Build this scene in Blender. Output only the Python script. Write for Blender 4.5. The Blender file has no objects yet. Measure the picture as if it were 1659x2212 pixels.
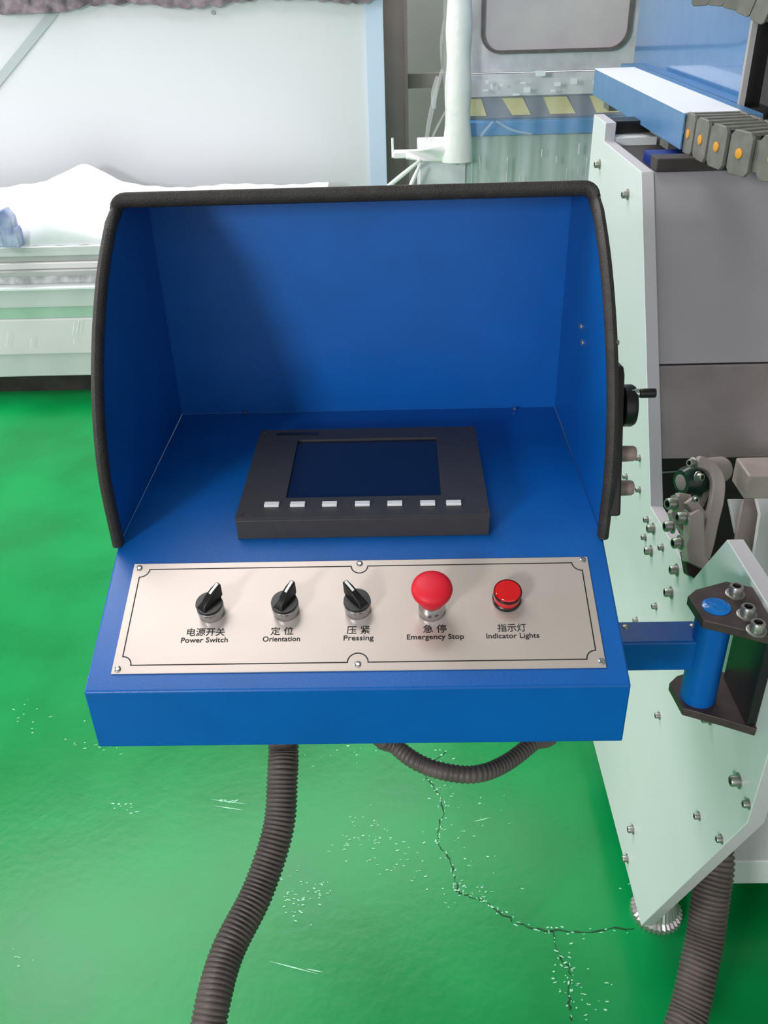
import bpy, bmesh, math, random
import numpy as np
from mathutils import Vector, Matrix
random.seed(7)
S = bpy.context.scene
COL = S.collection

# ---------------------------------------------------------------- camera
F_PX = 1911.6
H = 1.6
p_, y_, r_ = [math.radians(a) for a in (31.414, -1.632, 1.851)]
cp, sp, cy, sy = math.cos(p_), math.sin(p_), math.cos(y_), math.sin(y_)
FW = Vector((sy*cp, cy*cp, -sp)); R0 = Vector((cy, -sy, 0)); D0 = FW.cross(R0)
RT = math.cos(r_)*R0 + math.sin(r_)*D0
DN = -math.sin(r_)*R0 + math.cos(r_)*D0
CAM = Vector((0, 0, H))
cd = bpy.data.cameras.new('camera'); cam = bpy.data.objects.new('camera', cd); COL.objects.link(cam)
cd.sensor_fit = 'VERTICAL'; cd.sensor_height = 36; cd.lens = F_PX/2212*36; cd.clip_start = .02; cd.clip_end = 60
m3 = Matrix((RT, -DN, -FW)).transposed()
cam.matrix_world = Matrix.Translation(CAM) @ m3.to_4x4()
S.camera = cam

# ---------------------------------------------------------------- world, lights, exposure
w = bpy.data.worlds.new('world'); S.world = w; w.use_nodes = True
w.node_tree.nodes['Background'].inputs[0].default_value = (.97, .95, 1, 1)
w.node_tree.nodes['Background'].inputs[1].default_value = .95
S.view_settings.view_transform = 'Standard'; S.view_settings.look = 'None'
S.view_settings.gamma = 1; S.view_settings.exposure = 0.0; S.view_settings.use_curve_mapping = False

def area(name, loc, target, sx, sy_, power, color=(1, 1, 1)):
    l = bpy.data.lights.new(name, 'AREA'); l.shape = 'RECTANGLE'; l.size = sx; l.size_y = sy_
    l.energy = power; l.color = color
    o = bpy.data.objects.new(name, l); COL.objects.link(o); o.location = loc
    o.rotation_euler = (Vector(target)-Vector(loc)).to_track_quat('-Z', 'Y').to_euler()
    return o
area('roof_light', (-1.6, 2.3, 4.3), (-1.5, 2.2, 0), 1.6, 3.4, 85, (1, .95, .97))
area('rear_roof_light', (-1.2, 4.3, 4.2), (-1.0, 3.7, 0), 4.5, 1.0, 155, (1, .97, .99))
area('window_light', (-2.7, -3.4, 2.5), (-.2, 1.6, 1.1), .8, .8, 145, (.98, .97, 1))
area('left_fill_light', (-4.9, 1.6, 2.4), (.4, 1.4, .8), 2.4, 1.3, 110, (1, .96, .99))  # unseen light added on the left to brighten the mint plate

# ---------------------------------------------------------------- helpers
def ray(x, y): return FW + RT*((x-829.5)/F_PX) + DN*((y-1106)/F_PX)
def at(x, y, X=None, Y=None, Z=None, d=None):
    v = ray(x, y)
    t = d if d is not None else X/v.x if X is not None else Y/v.y if Y is not None else (Z-H)/v.z
    return CAM + v*t

def srgb(r, g, b):
    f = lambda c: c/12.92 if c <= .04045 else ((c+.055)/1.055)**2.4
    return tuple(f(c/255) for c in (r, g, b))

def mat(name, col, rough=.5, metal=0., var=0., vscale=8., bump=0., bscale=200., stretch=None, col2=None, spec=.5, coat=0., alpha=1., trans=0., ior=1.45, rvar=0.):
    m = bpy.data.materials.new(name); m.use_nodes = True
    nt = m.node_tree; b = nt.nodes['Principled BSDF']; L = nt.links
    b.inputs['Base Color'].default_value = (*col, 1); b.inputs['Roughness'].default_value = rough
    b.inputs['Metallic'].default_value = metal; b.inputs['Specular IOR Level'].default_value = spec
    b.inputs['Coat Weight'].default_value = coat; b.inputs['Alpha'].default_value = alpha
    b.inputs['Transmission Weight'].default_value = trans; b.inputs['IOR'].default_value = ior
    tc = nt.nodes.new('ShaderNodeNewGeometry')
    if var or col2:
        n = nt.nodes.new('ShaderNodeTexNoise'); n.inputs['Scale'].default_value = vscale; n.inputs['Detail'].default_value = 6
        if stretch:
            mp = nt.nodes.new('ShaderNodeMapping'); mp.inputs['Scale'].default_value = stretch
            L.new(tc.outputs['Position'], mp.inputs['Vector']); L.new(mp.outputs['Vector'], n.inputs['Vector'])
        else: L.new(tc.outputs['Position'], n.inputs['Vector'])
        r = nt.nodes.new('ShaderNodeValToRGB'); r.color_ramp.elements[0].position = .35; r.color_ramp.elements[1].position = .68
        c2 = col2 or tuple(min(1, c*(1+var)) for c in col)
        c1 = col if col2 else tuple(c*(1-var) for c in col)
        r.color_ramp.elements[0].color = (*c1, 1); r.color_ramp.elements[1].color = (*c2, 1)
        L.new(n.outputs['Fac'], r.inputs['Fac']); L.new(r.outputs['Color'], b.inputs['Base Color'])
        if rvar:
            mr = nt.nodes.new('ShaderNodeMapRange'); mr.inputs['To Min'].default_value = rough-rvar; mr.inputs['To Max'].default_value = rough+rvar
            L.new(n.outputs['Fac'], mr.inputs['Value']); L.new(mr.outputs['Result'], b.inputs['Roughness'])
    if bump:
        n2 = nt.nodes.new('ShaderNodeTexNoise'); n2.inputs['Scale'].default_value = bscale; n2.inputs['Detail'].default_value = 3
        L.new(tc.outputs['Position'], n2.inputs['Vector'])
        bp = nt.nodes.new('ShaderNodeBump'); bp.inputs['Strength'].default_value = bump; bp.inputs['Distance'].default_value = .002
        L.new(n2.outputs['Fac'], bp.inputs['Height']); L.new(bp.outputs['Normal'], b.inputs['Normal'])
    return m

M = {}
M['floor'] = mat('green_epoxy', srgb(0, 126, 60), .28, col2=srgb(2, 146, 74), vscale=3, bump=.22, bscale=45, rvar=.08, spec=.32)
M['blue'] = mat('blue_paint', srgb(2, 90, 170), .36, var=.06, vscale=14, bump=.12, bscale=900)
M['blue_light'] = mat('light_blue_paint', srgb(84, 130, 174), .3, var=.06, vscale=30, bump=.1, bscale=700)
M['blue_mirror'] = mat('light_blue_gloss_paint', srgb(78, 126, 174), .14, var=.05, vscale=30, coat=.8)
M['edge'] = mat('shaded_plate_edge', srgb(190, 187, 190), .45)  # lack of floor bounce on the plate edges, painted as a greyer colour
M['blue_gloss'] = mat('glossy_blue_cap', srgb(20, 120, 205), .12, var=.12, vscale=120, bump=.4, bscale=120)
M['blue_deep'] = mat('deep_blue_paint', srgb(8, 40, 120), .4)
M['mint'] = mat('pale_mint_paint', srgb(214, 221, 219), .33, var=.03, vscale=3, bump=.05, bscale=300)
M['whitepaint'] = mat('white_paint', srgb(218, 221, 219), .4, var=.03, vscale=4)
M['greypaint'] = mat('grey_paint', srgb(164, 159, 163), .45, var=.1, vscale=2.5)
M['rubber'] = mat('black_rubber', srgb(50, 46, 43), .55, var=.2, vscale=60, bump=.5, bscale=600)
M['black'] = mat('black_plastic', srgb(22, 21, 21), .32)
M['blacksoft'] = mat('black_satin', srgb(34, 33, 33), .5)
M['hmi'] = mat('charcoal_plastic', srgb(54, 53, 56), .5, var=.08, vscale=60, bump=.1, bscale=900)
M['screen'] = mat('dark_screen_glass', srgb(10, 26, 56), .16, spec=.6)
M['key'] = mat('white_key', srgb(225, 225, 228), .5)
M['alu'] = mat('brushed_panel_metal', srgb(192, 181, 173), .32, metal=.3, var=.02, vscale=12)
M['steel'] = mat('polished_steel', srgb(205, 205, 208), .2, metal=1.)
M['bolt'] = mat('zinc_bolt', srgb(158, 158, 150), .36, metal=.8)
M['ink'] = mat('black_ink', srgb(28, 26, 28), .6)
M['white'] = mat('white_mark', srgb(238, 238, 235), .5)
M['red'] = mat('red_mushroom_plastic', srgb(216, 20, 44), .5)
M['redlens'] = mat('red_lens', srgb(205, 8, 20), .1, coat=.6)
M['hexplate'] = mat('blackened_steel', srgb(70, 56, 56), .42, metal=.1, var=.25, vscale=40)
M['brown'] = mat('brown_oxide_steel', srgb(58, 46, 44), .5, metal=.3, var=.3, vscale=20)
M['dark'] = mat('dark_metal_and_shade', srgb(48, 42, 40), .6, var=.4, vscale=10)  # also colours the boxes that stand in for shade
M['greylow'] = mat('mottled_dark_grey', srgb(122, 112, 110), .5, col2=srgb(150, 140, 140), vscale=6)  # darker mottled grey, used on the lower bed panel
M['castgrey'] = mat('cast_grey_metal', srgb(158, 146, 140), .42, metal=.1, var=.12, vscale=20)
M['darkgreen'] = mat('dark_green_cap', srgb(22, 44, 38), .25)
M['hose'] = mat('dusty_corrugated_plastic', srgb(92, 82, 78), .5, var=.18, vscale=30)
M['knobgrey'] = mat('grey_brown_knob', srgb(142, 122, 116), .42)
M['chain'] = mat('grey_chain_plastic', srgb(112, 112, 104), .5, var=.15, vscale=40)
M['orange'] = mat('orange_pin', srgb(214, 150, 50), .45)
M['yellow'] = mat('yellow_stripe', srgb(238, 226, 150), .5, var=.08, vscale=20)
M['greystripe'] = mat('grey_stripe', srgb(138, 142, 156), .5, var=.1, vscale=20)
M['bluerail'] = mat('bright_blue_rail', srgb(60, 148, 215), .35, var=.15, vscale=16)
M['wall'] = mat('grey_wall', srgb(168, 168, 165), .8, var=.05, vscale=3)
M['taupe'] = mat('taupe_steel', srgb(132, 125, 122), .6, var=.06, vscale=6)
M['panelwhite'] = mat('pale_sheet', srgb(214, 217, 220), .45, var=.012, vscale=1.5)
M['panelblue'] = mat('painted_edge_reflection', srgb(196, 214, 235), .4)  # bluish reflection at the panel's right edge, put into the colour
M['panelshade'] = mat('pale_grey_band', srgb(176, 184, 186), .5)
M['tarp'] = mat('mottled_tarp', srgb(70, 62, 66), .6, col2=srgb(146, 132, 140), vscale=18)
M['bedpale'] = mat('pale_bed_paint', srgb(200, 203, 202), .4, var=.03, vscale=6)
M['bedpink'] = mat('white_bed_paint', srgb(226, 218, 220), .4, var=.03, vscale=6)
M['bedgreen'] = mat('painted_floor_reflection', srgb(142, 190, 160), .45, var=.06, vscale=12)  # green reflection of the floor, painted as a band
M['railgrey'] = mat('rail_grey', srgb(160, 158, 156), .4, var=.1, vscale=8)
M['crinkle'] = mat('crinkled_film', srgb(150, 146, 150), .25, col2=srgb(225, 222, 228), vscale=26, bump=1, bscale=40)
M['cloth'] = mat('white_sheet_film', srgb(238, 240, 243), .35, bump=.3, bscale=20)
M['filmwhite'] = mat('layered_stretch_film', srgb(248, 246, 244), .3, bump=.8, bscale=40)
M['pane'] = mat('dusty_pane', srgb(196, 184, 190), .35, col2=srgb(206, 200, 198), vscale=7)
M['gasket'] = mat('dark_gasket', srgb(104, 98, 96), .6, var=.2, vscale=30)
M['haze'] = mat('film_greyblue', srgb(206, 204, 210), .28, col2=srgb(236, 236, 240), vscale=14, bump=.6, bscale=30)
M['smear'] = mat('green_wrapped_paint', srgb(164, 192, 176), .3, col2=srgb(222, 230, 234), vscale=26, stretch=(1, 1, .12), bump=.6, bscale=30)
M['scuff'] = mat('pale_floor_chip', srgb(160, 220, 184), .4)
M['crackdark'] = mat('dark_floor_crack', srgb(10, 66, 32), .6)
M['film'] = mat('clear_stretch_film', srgb(235, 238, 240), .18, alpha=.20, bump=.8, bscale=25)
M['ribmetal'] = mat('ribbed_foot_metal', srgb(196, 188, 188), .3, metal=.8)
M['bluething'] = mat('blue_grey_fitting', srgb(120, 132, 178), .3, col2=srgb(180, 190, 215), vscale=20)

class BM:
    """collects shapes in world coordinates"""
    def __init__(s): s.b = bmesh.new()
    def box(s, x0, x1, y0, y1, z0, z1, mtx=None):
        vs = [s.b.verts.new(p) for p in [(x0,y0,z0),(x1,y0,z0),(x1,y1,z0),(x0,y1,z0),(x0,y0,z1),(x1,y0,z1),(x1,y1,z1),(x0,y1,z1)]]
        for f in [(0,3,2,1),(4,5,6,7),(0,1,5,4),(1,2,6,5),(2,3,7,6),(3,0,4,7)]: s.b.faces.new([vs[i] for i in f])
        if mtx:
            for v in vs: v.co = mtx @ v.co
        return s
    def prism(s, pts, fn, a, b):
        """polygon pts (u,v); fn(u,v,w) -> point; from w=a to w=b"""
        A = [s.b.verts.new(fn(u, v, a)) for u, v in pts]; B = [s.b.verts.new(fn(u, v, b)) for u, v in pts]
        n = len(pts); s.b.faces.new(A[::-1]); s.b.faces.new(B)
        for i in range(n): s.b.faces.new([A[i], A[(i+1) % n], B[(i+1) % n], B[i]])
        return s
    def yz(s, pts, x0, x1): return s.prism(pts, lambda u, v, w: (w, u, v), x0, x1)
    def xy(s, pts, z0, z1): return s.prism(pts, lambda u, v, w: (u, v, w), z0, z1)
    def xz(s, pts, y0, y1): return s.prism(pts, lambda u, v, w: (u, w, v), y0, y1)
    def rings(s, rings, caps=True):
        R = [[s.b.verts.new(p) for p in r] for r in rings]; n = len(R[0])
        for i in range(len(R)-1):
            for k in range(n): s.b.faces.new([R[i][k], R[i][(k+1) % n], R[i+1][(k+1) % n], R[i+1][k]])
        if caps: s.b.faces.new(R[0][::-1]); s.b.faces.new(R[-1])
        return s
    def lathe(s, o, ax, prof, seg=32, caps=True):
        """prof list of (h along axis, radius)"""
        o = Vector(o); ax = Vector(ax).normalized(); q = ax.orthogonal().normalized(); t = ax.cross(q)
        s.rings([[o+ax*h+(q*math.cos(a)+t*math.sin(a))*max(r, 1e-5) for a in [2*math.pi*k/seg for k in range(seg)]] for h, r in prof], caps)
        return s
    def cyl(s, p0, p1, r, seg=24, r1=None):
        p0 = Vector(p0); p1 = Vector(p1); return s.lathe(p0, p1-p0, [(0, r), ((p1-p0).length, r if r1 is None else r1)], seg)
    def tube(s, pts, rad, seg=10, closed=False, sx=1.):
        pts = [Vector(p) for p in pts]; n = len(pts); rr = []
        up = None
        for i in range(n):
            t = (pts[min(i+1, n-1)]-pts[max(i-1, 0)]).normalized()
            if up is None: up = t.orthogonal().normalized()
            up = (up-t*up.dot(t)).normalized(); q = t.cross(up)
            r = rad(i) if callable(rad) else rad
            rr.append([pts[i]+(up*math.cos(a)+q*math.sin(a))*r for a in [2*math.pi*k/seg for k in range(seg)]])
        return s.rings(rr)
    def grid(s, fn, nu, nv):
        V = [[s.b.verts.new(fn(i/nu, j/nv)) for j in range(nv+1)] for i in range(nu+1)]
        for i in range(nu):
            for j in range(nv): s.b.faces.new([V[i][j], V[i+1][j], V[i+1][j+1], V[i][j+1]])
        return s

ORG = {}
def obj(name, bm, m, parent=None, bevel=0., smooth=False, solid=0., origin=None):
    if isinstance(bm, BM): bm = bm.b
    bmesh.ops.recalc_face_normals(bm, faces=bm.faces)
    co = [v.co for v in bm.verts]
    lo = Vector([min(c[i] for c in co) for i in range(3)]); hi = Vector([max(c[i] for c in co) for i in range(3)])
    c = Vector(origin) if origin is not None else (Vector(((lo.x+hi.x)/2, (lo.y+hi.y)/2, lo.z)) if parent is None else (lo+hi)/2)
    for v in bm.verts: v.co -= c
    me = bpy.data.meshes.new(name); bm.to_mesh(me); bm.free(); me.materials.append(M[m] if isinstance(m, str) else m)
    o = bpy.data.objects.new(name, me); COL.objects.link(o)
    ORG[o.name] = c
    if parent: o.parent = parent; o.location = c-ORG[parent.name]
    else: o.location = c
    if solid: md = o.modifiers.new('s', 'SOLIDIFY'); md.thickness = solid; md.offset = 0
    if bevel: md = o.modifiers.new('b', 'BEVEL'); md.width = bevel; md.segments = 3; md.limit_method = 'ANGLE'; md.angle_limit = math.radians(40)
    if smooth or bevel:
        for p in me.polygons: p.use_smooth = True
        me.set_sharp_from_angle(angle=math.radians(38))
    return o
def tag(o, label, cat=None, group=None, kind=None):
    if label: o['label'] = label
    if cat: o['category'] = cat
    if group: o['group'] = group
    if kind: o['kind'] = kind
    return o
def thing(name, loc, label, cat, group=None):
    o = bpy.data.objects.new(name, None); o.empty_display_size = .05; COL.objects.link(o); o.location = loc
    ORG[o.name] = Vector(loc); return tag(o, label, cat, group)
def part_thing(name, loc, parent, label=None):
    """an Empty used as a part that holds sub-parts"""
    o = bpy.data.objects.new(name, None); COL.objects.link(o); o.parent = parent
    o.location = Vector(loc)-ORG[parent.name]; ORG[o.name] = Vector(loc)
    if label: o['label'] = label
    return o
def smoothpath(pts, n=12):
    P = [Vector(p) for p in pts]; P = [P[0]*2-P[1]]+P+[P[-1]*2-P[-2]]; out = []
    for i in range(1, len(P)-2):
        for k in range(n):
            t = k/n; a, b, c, d = P[i-1:i+3]
            out.append(.5*((2*b)+(c-a)*t+(2*a-5*b+4*c-d)*t*t+(3*b-a-3*c+d)*t**3))
    out.append(P[-2]); return out
def text_obj(name, body, mtx, size, parent, m='ink', bold=0.):
    c = bpy.data.curves.new(name, 'FONT'); c.body = body; c.size = size; c.align_x = 'CENTER'; c.align_y = 'CENTER'
    c.extrude = .00012; c.offset = bold; c.resolution_u = 3
    t = bpy.data.objects.new(name+'_tmp', c); COL.objects.link(t)
    bpy.context.view_layer.update()
    me = bpy.data.meshes.new_from_object(t.evaluated_get(bpy.context.evaluated_depsgraph_get()))
    bpy.data.objects.remove(t)
    bm = bmesh.new(); bm.from_mesh(me); bm.transform(mtx)
    return obj(name, bm, m, parent)

# ---------------------------------------------------------------- setting
tag(obj('floor', BM().box(-5, 5, -4, 6, -.1, 0), 'floor'), 'glossy green epoxy floor with chips and a branching crack', kind='structure')
FL = bpy.data.objects['floor']
def struct(name, bm, m, parent=None, **k):
    o = obj(name, bm, m, parent, **k)
    if parent is None: o['kind'] = 'structure'
    return o
struct('wall_back', BM().box(-5, 5, 5.5, 5.65, 0, 4.6), 'wall')
struct('wall_left', BM().box(-5.15, -5, -4, 5.65, 0, 4.6), 'wall')
struct('wall_right', BM().box(5, 5.15, -4, 5.65, 0, 4.6), 'wall')
struct('ceiling', BM().box(-5.15, 5.15, -4, 5.65, 4.6, 4.7), 'wall')
struct('trim_1', BM().box(-.115, .05, 4.98, 5.06, 0, 4.6).box(-.115, -.10, 4.93, 5.11, 0, 4.6).box(.035, .05, 4.93, 5.11, 0, 4.6), 'taupe')
struct('trim_2', BM().box(.05, 5, 4.99, 5.04, 1.085, 1.152), 'taupe')
win = struct('unseen_window_1', BM().box(.5, 3.4, 5.44, 5.499, 1.75, 1.80).box(.5, 3.4, 5.44, 5.499, 3.2, 3.25).box(.5, .56, 5.44, 5.499, 1.80, 3.2).box(3.34, 3.4, 5.44, 5.499, 1.80, 3.2).box(1.92, 1.98, 5.44, 5.499, 1.80, 3.2), 'whitepaint')  # unseen window added for its bright reflections on tray and floor
M['pane_glow'] = bpy.data.materials.new('added_window_glow'); M['pane_glow'].use_nodes = True
pb = M['pane_glow'].node_tree.nodes['Principled BSDF']; pb.inputs['Emission Color'].default_value = (.93, .97, 1, 1); pb.inputs['Emission Strength'].default_value = 5  # glow added to the unseen panes
for x0_, x1_ in ((.56, 1.92), (1.98, 3.34)): obj('pane', BM().box(x0_, x1_, 5.47, 5.48, 1.80, 3.2), 'pane_glow', win)
# floor chips, scratches, crack
def chip(bm, x, y, L, W, ang):
    n = random.randint(5, 7); pts = []
    for k in range(n):
        a = 2*math.pi*k/n; u = math.cos(a)*L*random.uniform(.6, 1.2); v = math.sin(a)*W*random.uniform(.6, 1.2)
        pts.append((x+u*math.cos(ang)-v*math.sin(ang), y+u*math.sin(ang)+v*math.cos(ang)))
    bm.xy(pts, 0, .0012)
b = BM()
for (cx_, cy_, rx, ry, n, sz) in [(215, 1600, 60, 30, 22, 1), (265, 1745, 25, 15, 10, 1.2), (500, 1730, 35, 7, 7, 1.6), (740, 1600, 120, 40, 30, 1), (640, 1945, 45, 45, 34, 1), (680, 1920, 40, 25, 18, .9),
                                (800, 1830, 90, 40, 36, 1), (790, 1780, 50, 35, 18, 1), (870, 1870, 50, 25, 18, .9), (1020, 1830, 70, 90, 34, .9), (1010, 1925, 60, 30, 24, 1), (1230, 2085, 35, 60, 20, 1), (1400, 1930, 60, 60, 10, .8),
                                (60, 1560, 60, 50, 12, 1), (40, 2060, 40, 20, 6, 1), (950, 1680, 30, 60, 18, 1), (1260, 2160, 20, 60, 12, 1), (1290, 2140, 60, 50, 8, 1)]:
    for k in range(n):
        P = at(random.gauss(cx_, rx*.6), random.gauss(cy_, ry*.6), Z=0)
        chip(b, P.x, P.y, random.uniform(.0010, .0048)*sz, random.uniform(.0007, .0018)*sz, random.uniform(-.4, .6))
for (x0, y0, x1, y1) in [(455, 1727, 535, 1738), (460, 1741, 530, 1751), (1020, 1776, 1062, 1766), (575, 2075, 690, 2105), (660, 2093, 700, 2101)]:
    A = at(x0, y0, Z=0); B = at(x1, y1, Z=0); d = (B-A).normalized(); q = Vector((-d.y, d.x, 0))*.0012
    b.xy([(A.x, A.y), ((A+B+q*2).x/2, (A+B+q*2).y/2), (B.x, B.y), ((A+B-q*2).x/2, (A+B-q*2).y/2)], 0, .001)
tag(obj('floor_chip', b, 'scuff', FL), 'pale chips and scratches in the green coating', kind='stuff')
cr = [[(1000, 1590), (925, 1662), (938, 1700), (957, 1745), (947, 1790), (948, 1822), (972, 1862), (985, 1905), (990, 1928), (1030, 1940), (1060, 1958), (1100, 1985), (1160, 2007), (1240, 2012), (1370, 2004)],
      [(1190, 2010), (1206, 2060), (1232, 2100), (1228, 2160), (1238, 2212)]]
b = BM(); b2 = BM()
for line in cr:
    P = smoothpath([at(x, y, Z=0) for x, y in line], 7)
    P = [p+Vector((random.uniform(-1, 1), random.uniform(-1, 1), 0))*.0035 for p in P]
    for i in range(len(P)-1):
        d = (P[i+1]-P[i]).normalized(); q = Vector((-d.y, d.x, 0))
        if random.random() < .13: continue
        wa = random.uniform(.0004, .0018)
        b.xy([tuple((P[i]-q*wa)[:2]), tuple((P[i+1]-q*wa)[:2]), tuple((P[i+1]+q*wa)[:2]), tuple((P[i]+q*wa)[:2])], 0, .0008)
        if random.random() < .75:
            c_ = P[i]+q*random.uniform(-.009, .009); chip(b2, c_.x, c_.y, random.uniform(.0015, .0055), random.uniform(.0007, .0020), math.atan2(d.y, d.x))
obj('floor_crack', b, 'crackdark', FL)['label'] = 'thin dark branching crack'
tag(obj('floor_chip', b2, 'scuff', FL), 'pale chipped rims along the crack', kind='stuff')

# ---------------------------------------------------------------- operator console
CX = -.0514; XL = CX-.265; XR = CX+.265
con = thing('control_console', (CX, .89, .85), 'blue sheet-metal operator console with hood, touch screen and slanted button plate', 'control panel')
prof = [(.640, .934), (.640, 1.009), (.807, 1.0705), (1.145, 1.0705), (1.145, .85), (.76, .85), (.68, .934)]
obj('housing', BM().yz(prof, XL, XR), 'blue', con, bevel=.0022)
curve = smoothpath([(0, .810, 1.0705), (0, .8146, 1.163), (0, .852, 1.249), (0, .924, 1.329), (0, 1.017, 1.390)], 6)
cyz = [(p.y, p.z) for p in curve]
side = cyz+[(1.145, 1.362), (1.145, 1.0705)]
hood = part_thing('hood', (CX, 1.0, 1.0705), con)
obj('side_panel', BM().yz(side, XL-.001, XL+.001), 'blue', hood)
obj('side_panel', BM().yz(side, XR-.001, XR+.001), 'blue', hood)
obj('back_panel', BM().box(XL+.001, XR-.001, 1.143, 1.146, 1.0705, 1.362), 'blue', hood)
obj('roof_panel', BM().yz([(1.017, 1.389), (1.145, 1.361), (1.145, 1.363), (1.017, 1.391)], XL+.001, XR-.001), 'blue', hood)
# rubber edge trim round the opening
tr = []
for p in curve[:-2]: tr.append(Vector((XL, p.y, p.z)))
T = curve[-1]; rr_ = .012
for k in range(7):
    a = math.pi/2*k/6
    tr.append(Vector((XL+rr_*(1-math.cos(a)), T.y-.006*(1-math.sin(a)), T.z-rr_*(1-math.sin(a)))))
mir = [Vector((2*CX-v.x, v.y, v.z)) for v in tr[::-1]]
path = tr+mir
b = BM()
rg = []
for i, p in enumerate(path):
    t = (path[min(i+1, len(path)-1)]-path[max(i-1, 0)]).normalized()
    q = Vector((0, -.80, -.35)) if 8 < i < len(path)-9 else Vector((0, -1, 0))
    # frame: f = outwards from the edge (towards the viewer), s = across the sheet
    cdir = Vector((0, 1.08, 1.20)) - Vector((0, p.y, p.z)); cdir.x = (CX-p.x)*0
    f = (-cdir - t*(-cdir).dot(t)).normalized()
    s_ = t.cross(f).normalized()
    sec = [(.0062*math.cos(a), .0090*math.sin(a)) for a in [2*math.pi*k/12 for k in range(12)]]
    rg.append([p+s_*u+f*(v+.001) for u, v in sec])
b.rings(rg)
obj('edge_trim', b, 'rubber', hood, smooth=True)['label'] = 'black rubber edge trim'
for x, y, X in [(1255, 705, XR-.001), (1258, 740, XR-.001), (1270, 1122, XR-.001), (290, 1140, XL+.001)]:
    P = at(x, y, X=X); sg = -1 if X > 0 else 1
    obj('rivet', BM().lathe(P, (sg, 0, 0), [(0, .0042), (.0012, .004), (.0022, .0022)], 14), 'bolt', hood, smooth=True)
# welding tabs at the back of the deck
for x, y in [(528, 892), (1112, 884)]:
    P = at(x, y, Z=1.0725); obj('rivet', BM().cyl(P, P+Vector((0, 0, .002)), .0025, 10), 'bolt', hood)

# local frame of slanted panel
P0 = Vector((CX, .640, 1.009)); PV = Vector((0, .167, .0615)).normalized(); PU = Vector((1, 0, 0)); PN = Vector((0, -PV.z, PV.y))
PM = Matrix((PU, PV, PN)).transposed().to_4x4(); PM = Matrix.Translation(P0) @ PM
def pl(u, v, h=0): return P0+PU*u+PV*v+PN*h
def uv(x, y, h=0):
    r = ray(x, y); o = P0+PN*h; t = (o-CAM).dot(PN)/r.dot(PN); P = CAM+r*t-o
    return P.dot(PU), P.dot(PV)
def pbm(b):
    for v in b.b.verts: v.co = PM @ v.co
    return b
PT = .0016
cpl = obj('button_plate', pbm(BM().box(-.2415, .2440, .0190, .1510, .0002, PT)), 'alu', con, bevel=.0004)
cpl['label'] = 'brushed silver plate with black border line'
screws = [(-.2352, .1452), (.0014, .1465), (.2384, .1465), (-.2358, .0240), (.0018, .0258), (.2400, .0252)]
for u, v in screws:
    o = pl(u, v, PT)
    b = BM().lathe(o, PN, [(0, .0034), (.0008, .0034), (.0014, .0026), (.0016, .0019), (.0009, .0016)], 18)
    obj('screw', b, 'steel', cpl, smooth=True)
# black border with scooped corners
def arc(cx, cy_, r, a0, a1, n=9): return [(cx+r*math.cos(math.radians(a0+(a1-a0)*k/n)), cy_+r*math.sin(math.radians(a0+(a1-a0)*k/n))) for k in range(n+1)]
R_ = .0098; x0, x1, y0, y1 = -.2322, .2352, .0292, .1423
s = screws
loop = arc(x0-.0010, y0-.0010, R_, 90, 0)+arc(s[4][0], y0-.001, R_*1.05, 180, 0)+arc(x1+.001, y0-.001, R_, 180, 90)+arc(x1+.001, y1+.001, R_, 270, 180)+arc(s[1][0], y1+.001, R_*.9, 0, -180)+arc(x0-.001, y1+.001, R_, 0, -90)
b = BM(); n = len(loop); hw = .0006
inn, out = [], []
for i in range(n):
    a = Vector(loop[i-1]); c = Vector(loop[(i+1) % n]); p = Vector(loop[i])
    d1 = (p-a).normalized(); d2 = (c-p).normalized(); n1 = Vector((-d1.y, d1.x)); n2 = Vector((-d2.y, d2.x)); mm = (n1+n2).normalized(); k = hw/max(.5, mm.dot(n1))
    inn.append(p+mm*k); out.append(p-mm*k)
A = [b.b.verts.new((*p, PT+.0001)) for p in inn]; B = [b.b.verts.new((*p, PT+.0001)) for p in out]
for i in range(n): b.b.faces.new([A[i], A[(i+1) % n], B[(i+1) % n], B[i]])
obj('border_line', pbm(b), 'ink', cpl, solid=.0001)
# captions
for zh, en, cu, we, wz in [('电源开关', 'Power Switch', -.1535, .0472, .0385), ('定 位', 'Orientation', -.0756, .0375, .0228), ('压 紧', 'Pressing', .0018, .0300, .0235),
                           ('急 停', 'Emergency Stop', .0789, .0570, .0235), ('指示灯', 'Indicator Lights', .1562, .0525, .0285)]:
    for body, vv, wd, sz in ((zh, .0642, wz, .0100), (en, .0555, we, .0082)):
        c = bpy.data.curves.new('c', 'FONT'); c.body = body; c.size = 1
        t = bpy.data.objects.new('tmp_t', c); COL.objects.link(t); bpy.context.view_layer.update()
        wdt = t.dimensions.x; bpy.data.objects.remove(t)
        sc = Matrix.Diagonal((wd/wdt/sz, 1, 1, 1))
        text_obj('caption', body, PM @ Matrix.Translation((cu, vv, PT+.0002)) @ sc, sz, cpl, bold=.00008 if body == en else .00004)

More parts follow.
